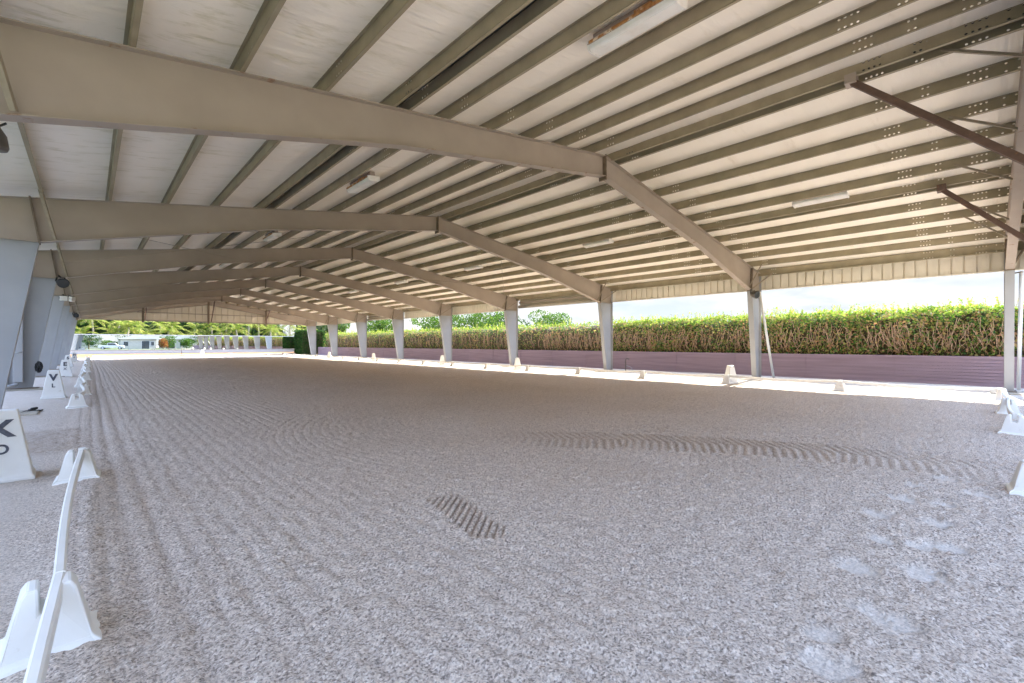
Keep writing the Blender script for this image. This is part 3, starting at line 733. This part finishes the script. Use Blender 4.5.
def leaves(n, pos, size, normal_bias=None, aspect=.55, rs=rng):
    """n leaves as bent rhombs at pos (n,3); returns verts, faces"""
    d = rs.normal(size=(n, 3))
    if normal_bias is not None: d = d * .8 + np.array(normal_bias)
    d /= np.linalg.norm(d, axis=1, keepdims=True)
    u = np.cross(d, rs.normal(size=(n, 3))); u /= np.linalg.norm(u, axis=1, keepdims=True)
    w = np.cross(d, u); s = size * (.6 + .8 * rs.random((n, 1)))
    a = pos - u * s; b = pos + w * s * aspect + d * s * .15; c = pos + u * s; e = pos - w * s * aspect + d * s * .15
    V = np.stack([a, b, c, e], 1).reshape(-1, 3); F = np.arange(4 * n).reshape(n, 4); return V, F
def hedge_wave(y): return .10 * np.sin(y * .9) + .07 * np.sin(y * 2.3 + 1) + .05 * np.sin(y * 5.1)
def build_hedge():
    t = thing('hedge', 'long clipped hedge with sprouting top on the bed behind the plank wall', 'hedge', (24.6, 20, 1.0)); o0 = np.array([24.6, 20, 1.0])
    Y0, Y1 = -26.0, 63.5
    ZT = 2.84
    def ysamp(n):   # denser towards the entrance, where the hedge shows largest
        u = rng.random(n); return np.where(rng.random(n) < .5, -14 + (u ** 1.2) * 30, Y0 + u * (Y1 - Y0))
    n = 52000; y = ysamp(n); z = 1.0 + (ZT - 1.0) * rng.random(n) ** .85
    x = 23.72 + hedge_wave(y) * .7 + rng.random(n) ** 2 * .35 + .10 * (z - 1.8) ** 2 + (z - 1) * .08 + .38 * np.clip((z - 2.25) / .6, 0, 1) ** 2
    keep = rng.random(n) < (.45 + .55 * sstep(1.9, 2.5, z) + .35 * sstep(1.5, 1.1, z)) * (0.55 + .75 * (vnoise(y * 1.3, z * 1.5, 5) > .42))
    P = np.stack([x, y, z], 1)[keep]
    V, F = leaves(len(P), P, .060, (-.5, -.3, .5)); o = raw('side_foliage', V - o0, F, M['hedge_side_leaf'], t); o['kind'] = 'stuff'
    n = 26000; y = ysamp(n); x = 23.75 + rng.random(n) * 1.9 + hedge_wave(y) * .5; z = ZT + .05 + hedge_wave(y * 1.7) * .5 - .12 * rng.random(n) - .30 * np.exp(-(x - 23.75) * 3.5) + .10 * np.sin(y * 3 + x * 4)
    V, F = leaves(n, np.stack([x, y, z], 1), .055, (0, 0, .9)); o = raw('top_foliage', V - o0, F, M['hedge_leaf'], t); o['kind'] = 'stuff'
    # upright sprigs with leaves
    sv = []; tw = MB(); ns = 1000; ys = ysamp(ns)
    for k in range(ns):
        bx, by = 23.95 + random.random() * 1.6, ys[k]; hh = .12 + .34 * random.random() ** 1.6
        lean = (random.uniform(-.12, .12), random.uniform(-.12, .12))
        for q in range(9):
            s = q / 8; sv.append((bx + lean[0] * s + random.uniform(-.05, .05), by + lean[1] * s + random.uniform(-.05, .05), ZT - .02 + hh * s))
        tw.bar((bx, by, ZT - .2), (bx + lean[0], by + lean[1], ZT + hh), .008, .008)
    P = np.array(sv); V, F = leaves(len(P), P, .05, (0, 0, .3)); o = raw('sprig_foliage', V - o0, F, M['sprig_leaf'], t); o['kind'] = 'stuff'
    o = tw.build('sprig_stems', M['twig'], t, tuple(o0)); o['kind'] = 'stuff'
    # brown branches showing through the face
    br = MB()
    for k in range(1250):
        by = -14 + 36 * random.random() ** 1.3 if k < 1000 else random.uniform(20, 62)
        bx = 23.78 + random.random() * .22 + float(hedge_wave(by)) * .6; z = 1.02 + random.random() * .35
        pts = [(bx + .12, by, z)]; dy = random.uniform(-.35, .35)
        for q in range(1, 5):
            pts.append((bx + random.uniform(-.06, .06), by + dy * q * .32 + random.uniform(-.06, .06), z + q * random.uniform(.17, .30)))
        for a, b in zip(pts[:-1], pts[1:]): br.bar(a, b, .015, .015)
    o = br.build('branches', M['twig'], t, tuple(o0)); o['kind'] = 'stuff'
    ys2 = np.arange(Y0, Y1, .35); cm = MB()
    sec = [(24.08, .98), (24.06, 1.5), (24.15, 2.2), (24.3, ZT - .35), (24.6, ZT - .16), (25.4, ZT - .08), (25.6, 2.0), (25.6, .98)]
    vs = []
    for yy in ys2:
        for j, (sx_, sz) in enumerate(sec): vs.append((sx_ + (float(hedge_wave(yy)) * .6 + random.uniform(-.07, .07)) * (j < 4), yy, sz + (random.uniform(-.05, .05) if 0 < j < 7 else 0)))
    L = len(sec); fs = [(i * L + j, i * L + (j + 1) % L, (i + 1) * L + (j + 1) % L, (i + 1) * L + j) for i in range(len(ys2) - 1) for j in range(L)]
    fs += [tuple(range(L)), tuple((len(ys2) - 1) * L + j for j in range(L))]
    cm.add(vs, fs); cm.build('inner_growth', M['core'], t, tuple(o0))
build_hedge()

# ------------------------------------------------------------------ trees and palms
def blob_points(n, c, rad, rs):
    d = rs.normal(size=(n, 3)); d /= np.linalg.norm(d, axis=1, keepdims=True)
    return np.array(c) + d * np.array(rad) * (.55 + .5 * rs.random((n, 1)) ** .5)
def tree(name, label, loc, h, w, mat, seed, group=None, cat='tree', low=.3, n=2600, size=.14):
    rs = np.random.default_rng(seed)
    t = thing(name, label, cat, loc, 0, group)
    m = MB(); m.tube([(0, 0, -.1), (.05, .02, h * .3), (0, .05, h * .6)], [.035 * h, .025 * h, .015 * h], 8)
    for k in range(5):
        a = k * 1.26 + seed; m.tube([(0, .02, h * .35), (math.cos(a) * w * .3, math.sin(a) * w * .3, h * .65)], [.016 * h, .006 * h], 6)
    m.build('trunk', M['bark'], t, smooth=True)
    P = []
    nb = 9
    for k in range(nb):
        a = k * 2.4 + seed; rr = w * .5 * (.3 + .5 * rs.random()); zc = h * (low + (.92 - low) * (k + .5) / nb)
        P.append(blob_points(n // nb, (math.cos(a) * rr, math.sin(a) * rr, zc), (w * .33, w * .33, h * .17), rs))
    P = np.concatenate(P)
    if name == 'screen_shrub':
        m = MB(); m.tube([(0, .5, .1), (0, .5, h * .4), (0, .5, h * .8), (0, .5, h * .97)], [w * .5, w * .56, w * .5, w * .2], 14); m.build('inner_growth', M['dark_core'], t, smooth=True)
    V, F = leaves(len(P), P, size, (0, 0, .4), rs=rs); o = raw('crown', V, F, mat, t); o['kind'] = 'stuff'
    return t
def palm(label, loc, h, seed, lean=(0, 0), nf=13, fl=1.9):
    rs = random.Random(seed)
    t = thing('palm_tree', label, 'palm tree', loc, rs.uniform(0, 6), 'feathery palms beyond the mirrors')
    m = MB(); top = Vector((lean[0], lean[1], h))
    m.tube([(0, 0, -.1), (lean[0] * .2, lean[1] * .2, h * .35), (lean[0] * .6, lean[1] * .6, h * .7), top], [.15, .11, .10, .09], 9); m.build('trunk', M['palm_trunk'], t, smooth=True)
    for k in range(nf):
        a = k * 2.399 + rs.uniform(-.2, .2); el = rs.uniform(.25, 1.2) if k < nf * .6 else rs.uniform(-.2, .3); L = fl * rs.uniform(.8, 1.15)
        d = Vector((math.cos(a) * math.cos(el), math.sin(a) * math.cos(el), math.sin(el))); pts = []; p = top.copy(); v = d.copy()
        for q in range(9):
            pts.append(p.copy()); p += v * L / 8; v = (v + Vector((0, 0, -.17 - .02 * q))).normalized()
        m = MB()
        for x, y in zip(pts[:-1], pts[1:]): m.bar(x, y, .025, .02)
        for q in range(1, 25):
            s = q / 25 * 8; i = min(int(s), 7); c = pts[i].lerp(pts[i + 1], s - i); dd = (pts[i + 1] - pts[i]).normalized(); sd = dd.cross(Vector((0, 0, 1))).normalized()
            ln = .48 * math.sin(math.pi * (.12 + .86 * q / 25)) * fl / 1.9
            for sg in (-1, 1):
                tip = c + (sd * sg * .85 + dd * .5 + Vector((0, 0, -.35 + rs.uniform(-.15, .15)))).normalized() * ln
                mid = c.lerp(tip, .45); m.add([c, mid + dd * .03, tip, mid - dd * .03], [(0, 1, 2, 3)])
        m.build('frond', M['palm_leaf'], t)
    return t
PX = [-3.2, -.6, 1.6, 3.4, 5.6, 7.3, 9.6, 11.4, 13.5, 15.6, 17.5, 19.8, 22.0, 24.5, 27.0, 29.5]
for k, x in enumerate(PX):
    palm(f'{ORD[k]} feathery palm from the left in the row beyond the mirrors', (x + random.uniform(-.4, .4), 72.5 + random.uniform(-.6, 1.6), 0), random.choice((2.3, 2.7, 3.1, 3.5)), 100 + k, (random.uniform(-.3, .3), random.uniform(-.3, .3)), fl=random.uniform(2.0, 2.5), nf=17)
for k, x in enumerate([-2.0, .4, 2.5, 4.6, 6.6, 8.5, 10.5, 12.6, 14.4, 16.8, 18.7, 21.0, 23.2, 25.8]):
    palm(f'{ORD[k]} from the left in the taller second row of palms beyond the mirrors', (x + random.uniform(-.4, .4), 75.2 + random.uniform(-.5, .5), 0), random.choice((3.5, 4.0, 4.5)), 200 + k, (random.uniform(-.3, .3), random.uniform(-.3, .3)), fl=random.uniform(1.8, 2.2), nf=15)
for k, x in enumerate([-4.5, -1.0, 2.6, 6.2, 9.8, 13.4, 17.0, 20.6, 27.8, 31.5]):
    tree('screen_shrub', f'{ORD[k]} dark leafy screen shrub from the left behind the palms', (x, 79 + (k % 2) * .8, 0), 6.2 + (k % 3) * .7, 4.6, M['dark_leaf'] if k % 3 else M['mid_leaf'], 300 + k, 'dark shrubs behind the palms', 'shrub', .12, 4600, .19)
for k, (x, y, h, w) in enumerate(((50, 74, 7.4, 8), (57, 70, 8.4, 9), (66, 73, 8.0, 9), (43, 84, 7.5, 8), (75, 66, 8.6, 8))):
    tree('broadleaf_tree', ['rounded green tree rising beyond the hedge, near the roof corner', 'broad green tree beyond the hedge, left of the open sky', 'darker round tree farther out beyond the hedge', 'far low tree beyond the end of the hedge', 'round tree beyond the hedge next to the open sky'][k], (x, y, 0), h, w, M['mid_leaf'] if k != 2 else M['dark_leaf'], 400 + k, None, 'tree', .35, 3400, .22)
t = thing('clipped_shrub', 'dense dark green clipped shrub closing the end of the plank wall', 'shrub', (22.9, 66.3, 0))
rs = np.random.default_rng(5); n = 9000
P = np.stack([rs.uniform(-1.5, 1.5, n), rs.uniform(-1.5, 1.5, n), rs.uniform(0, 3.3, n)], 1); f = rs.integers(0, 5, n)
P[f == 0, 0] = -1.5; P[f == 1, 0] = 1.5; P[f == 2, 1] = -1.5; P[f == 3, 1] = 1.5; P[f == 4, 2] = 3.3; P += rs.normal(size=(n, 3)) * .07
V, F = leaves(n, P, .09, (0, -.3, .4), rs=rs); o = raw('foliage', V, F, M['dark_leaf'], t); o['kind'] = 'stuff'
m = MB(); m.tube([(0, 0, -.1), (0, 0, 2.4)], [.12, .06], 8); m.build('stem', M['bark'], t)
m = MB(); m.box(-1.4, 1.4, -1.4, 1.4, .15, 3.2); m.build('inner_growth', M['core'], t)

# ------------------------------------------------------------------ mirrors at the far end
MY = 69.0
t = thing('mirror_wall', 'long row of arena mirrors on a white board base at the far end', 'arena mirrors', (11, MY, 0)); off = (11, MY, 0)
x0, x1, n = -2.6, 24.2, 11; wd = (x1 - x0) / n
for k in range(n):
    m = MB(); m.box(x0 + k * wd + .006, x0 + (k + 1) * wd - .006, MY, MY + .012, .80, 2.52); m.build('mirror_panel', M['mirror'], t, off)
m = MB(); m.box(x0 - .05, x1 + .05, MY - .03, MY + .05, 2.525, 2.60); m.build('top_trim', M['white_board'], t, off)
m = MB(); m.box(x0 - .05, x1 + .05, MY - .04, MY + .05, .70, .795); m.build('bottom_trim', M['grey_pipe'], t, off)
m = MB(); m.box(x0 - .05, x1 + .05, MY - .02, MY + .05, -.05, .70); m.build('base_board', M['white_board'], t, off)
for k in range(n + 1):
    m = MB(); x = x0 + k * wd; m.box(x - .05, x + .05, MY + .05, MY + .15, -.05, 2.5); m.build('post', M['grey_pipe'], t, off)
m = MB(); m.prism([(66.2, -.1), (68.94, -.1), (68.94, .36), (68.3, .33), (67.2, .10), (66.2, -.03)], -4, 25, 'x'); tag(m.build('mulch_bed', M['mulch'], bevel=.03), 'strip of orange-brown mulch before the mirrors', 'mulch bed')
m = MB(); m.tube([(8.1, 66.2, -.05), (8.1, 66.2, 1.15)], .03, 8); m.tube([(8.1, 66.2, 1.15), (8.1, 66.2, 1.2)], .045, 8); tag(m.build('thin_post', M['dark_grey'], smooth=True), 'thin dark post standing before the mirrors', 'post')

# ------------------------------------------------------------------ place behind the camera (seen in the mirrors)
def house(label, x0, x1, y0, y1, h, rh, wins, name='stable_building'):
    t = thing(name, label, 'building', ((x0 + x1) / 2, (y0 + y1) / 2, 0)); off = ((x0 + x1) / 2, (y0 + y1) / 2, 0)
    m = MB(); m.box(x0, x1, y0, y1, -.1, h); m.build('wall', M['stucco'], t, off)
    xm = (x0 + x1) / 2; m = MB(); m.prism([(x0 - .5, h - .05), (x1 + .5, h - .05), (x1 + .5, h + .08), (xm, h + rh), (x0 - .5, h + .08)], y0 - .4, y1 + .5); m.build('roof', M['roofing'], t, off)
    for (a, b, c, d) in wins:
        m = MB(); m.box(a - .08, b + .08, y1 - .02, y1 + .05, c - .08, d + .08); w = m.build('window', M['white_board'], t, off)
        m = MB(); m.box(a, b, y1 + .04, y1 + .06, c, d); m.build('pane', M['glass_dark'], w, off)
    return t
house('white stable building with a low pitched roof, reflected in the mirrors', 6.5, 14.5, -42, -30, 2.9, 1.3, [(7.2, 8.2, .9, 2.1), (11.2, 12.9, .05, 2.3), (13.3, 14.0, 1.0, 2.0)])
house('pale long shed reflected at the left end of the mirrors', -6, 3.0, -62, -52, 3.2, 1.4, [(-4.5, -2.2, .1, 2.5), (-.5, 1.2, 1.0, 2.2)])
house('pale house with dark doors, reflected nearer the mirrored columns', 17.0, 26.5, -52, -42, 3.0, 1.3, [(18, 20.2, .05, 2.4), (21.6, 23.6, .9, 2.2)])
m = MB(); m.box(-60, 90, -120, -9, -.1, -.02); struct(m.build('added_lawn', M['added_lawn']))  # grass added behind the camera to darken the ground the mirrors reflect
m = MB(); m.box(-90, -5.0, -8.9, 130, -.1, -.03); struct(m.build('added_lawn', M['added_lawn']))  # lawn added on the left to cut warm bounce light onto the columns
m = MB(); m.box(-3, 30, -29.0, -23.5, -.1, .0); struct(m.build('driveway', M['asphalt']))
# pickup
t = thing('pickup_truck', 'silver pickup truck parked outside, reflected in the mirrors', 'truck', (4.6, -27, 0), R(8))
m = MB(); m.prism([(-2.7, .45), (2.6, .45), (2.68, .62), (2.62, .98), (1.35, 1.08), (.75, 1.72), (-.75, 1.74), (-.9, 1.12), (-2.7, 1.12)], -.92, .92); m.build('body', M['car_paint'], t, bevel=.05)
m = MB(); m.prism([(1.18, 1.12), (.72, 1.64), (-.68, 1.66), (-.76, 1.14)], -.935, .935); m.build('cabin_glass', M['glass_dark'], t)
for x in (-1.75, 1.75):
    for s in (-1, 1):
        m = MB(); m.tube([(x, s * .72, .37), (x, s * .96, .37)], .38, 20); w = m.build('wheel', M['rubber'], t)
        m = MB(); m.tube([(x, s * .955, .37), (x, s * .975, .37)], .22, 14); m.build('hub_cap', M['car_paint'], w)
for k, (x, y, h, w, mt) in enumerate(((4.2, -32.5, 2.4, 3.4, 'mid_leaf'), (15.9, -28.3, 3.0, 2.0, 'red_leaf'), (17.6, -33, 4.6, 3.5, 'mid_leaf'), (.0, -44, 5.2, 5, 'dark_leaf'), (22.5, -36, 3.2, 3.6, 'mid_leaf'), (27, -38, 6, 6, 'dark_leaf'), (9.5, -49, 7.5, 7, 'dark_leaf'), (-7, -40, 6, 6, 'mid_leaf'))):
    tree('garden_shrub', ['green shrub beside the stable, reflected in the mirrors', 'copper-red shrub at the stable corner, reflected in the mirrors', 'green garden tree by the stable corner, reflected in the mirrors', 'dark tree before the long shed, reflected', 'light green shrub before the pale house, reflected', 'dark tree right of the pale house, reflected', 'tall dark tree behind the stable roof, reflected', 'green tree left of the long shed, reflected'][k], (x, y, 0), h, w, M[mt], 500 + k, None, 'shrub' if h < 4 else 'tree', .2, 1500, .15)

# ------------------------------------------------------------------ sun, sky, camera
sun = bpy.data.lights.new('sun', 'SUN'); sun.energy = 13.5; sun.angle = R(.6); sun.color = (1, .93, .82)
so = bpy.data.objects.new('sun', sun); COL.objects.link(so)
dirv = Vector((1, .10, .772)); so.rotation_euler = dirv.to_track_quat('Z', 'Y').to_euler(); so.location = (40, 0, 40)
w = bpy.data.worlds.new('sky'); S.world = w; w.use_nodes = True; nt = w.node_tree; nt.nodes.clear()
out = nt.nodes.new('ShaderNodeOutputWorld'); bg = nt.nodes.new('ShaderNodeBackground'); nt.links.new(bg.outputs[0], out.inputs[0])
tc = nt.nodes.new('ShaderNodeTexCoord'); sp = nt.nodes.new('ShaderNodeSeparateXYZ'); nt.links.new(tc.outputs['Generated'], sp.inputs[0])
rp = ramp(nt, [(0, (.84, .90, .97)), (.10, (.70, .80, .95)), (.25, (.44, .60, .92)), (1, (.30, .47, .90))]); nt.links.new(sp.outputs[2], rp.inputs[0])
mp = nt.nodes.new('ShaderNodeMapping'); mp.inputs['Scale'].default_value = (1, 1, 3.6); nt.links.new(tc.outputs['Generated'], mp.inputs[0])
cl = noise(nt, mp.outputs[0], 3.2, 7, .58)
c = mixc(nt, math_n(nt, 'MULTIPLY', ramp_fac(nt, cl, .36, .54), ramp_fac(nt, sp.outputs[2], .34, .14)), rp.outputs[0], (.97, .98, 1.0))
c2 = mixc(nt, ramp_fac(nt, noise(nt, mp.outputs[0], 7.0, 6), .48, .66), c, (.74, .80, .88))
nt.links.new(c2, bg.inputs[0])
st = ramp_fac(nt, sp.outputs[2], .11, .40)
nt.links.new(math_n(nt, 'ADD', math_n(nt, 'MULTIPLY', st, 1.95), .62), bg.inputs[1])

cam = bpy.data.cameras.new('camera'); co = bpy.data.objects.new('camera', cam); COL.objects.link(co); S.camera = co
co.location = (0, 0, 1.5075); co.rotation_euler = (R(90), 0, -.7573)
cam.sensor_width = 36; cam.lens = 447.8 / 1024 * 36; cam.shift_y = 2.26 / 1024; cam.clip_start = .05; cam.clip_end = 800
vs = S.view_settings; S.display_settings.display_device = 'sRGB'
vs.view_transform = 'Standard'; vs.look = 'None'; vs.exposure = 0.92; vs.gamma = 1.0; vs.use_curve_mapping = False
cy = S.cycles; cy.max_bounces = 12; cy.diffuse_bounces = 8; cy.glossy_bounces = 4; cy.transmission_bounces = 4; cy.transparent_max_bounces = 8
cy.use_denoising = True; cy.denoising_prefilter = 'ACCURATE'; cy.sample_clamp_indirect = 10; cy.caustics_reflective = False; cy.caustics_refractive = False
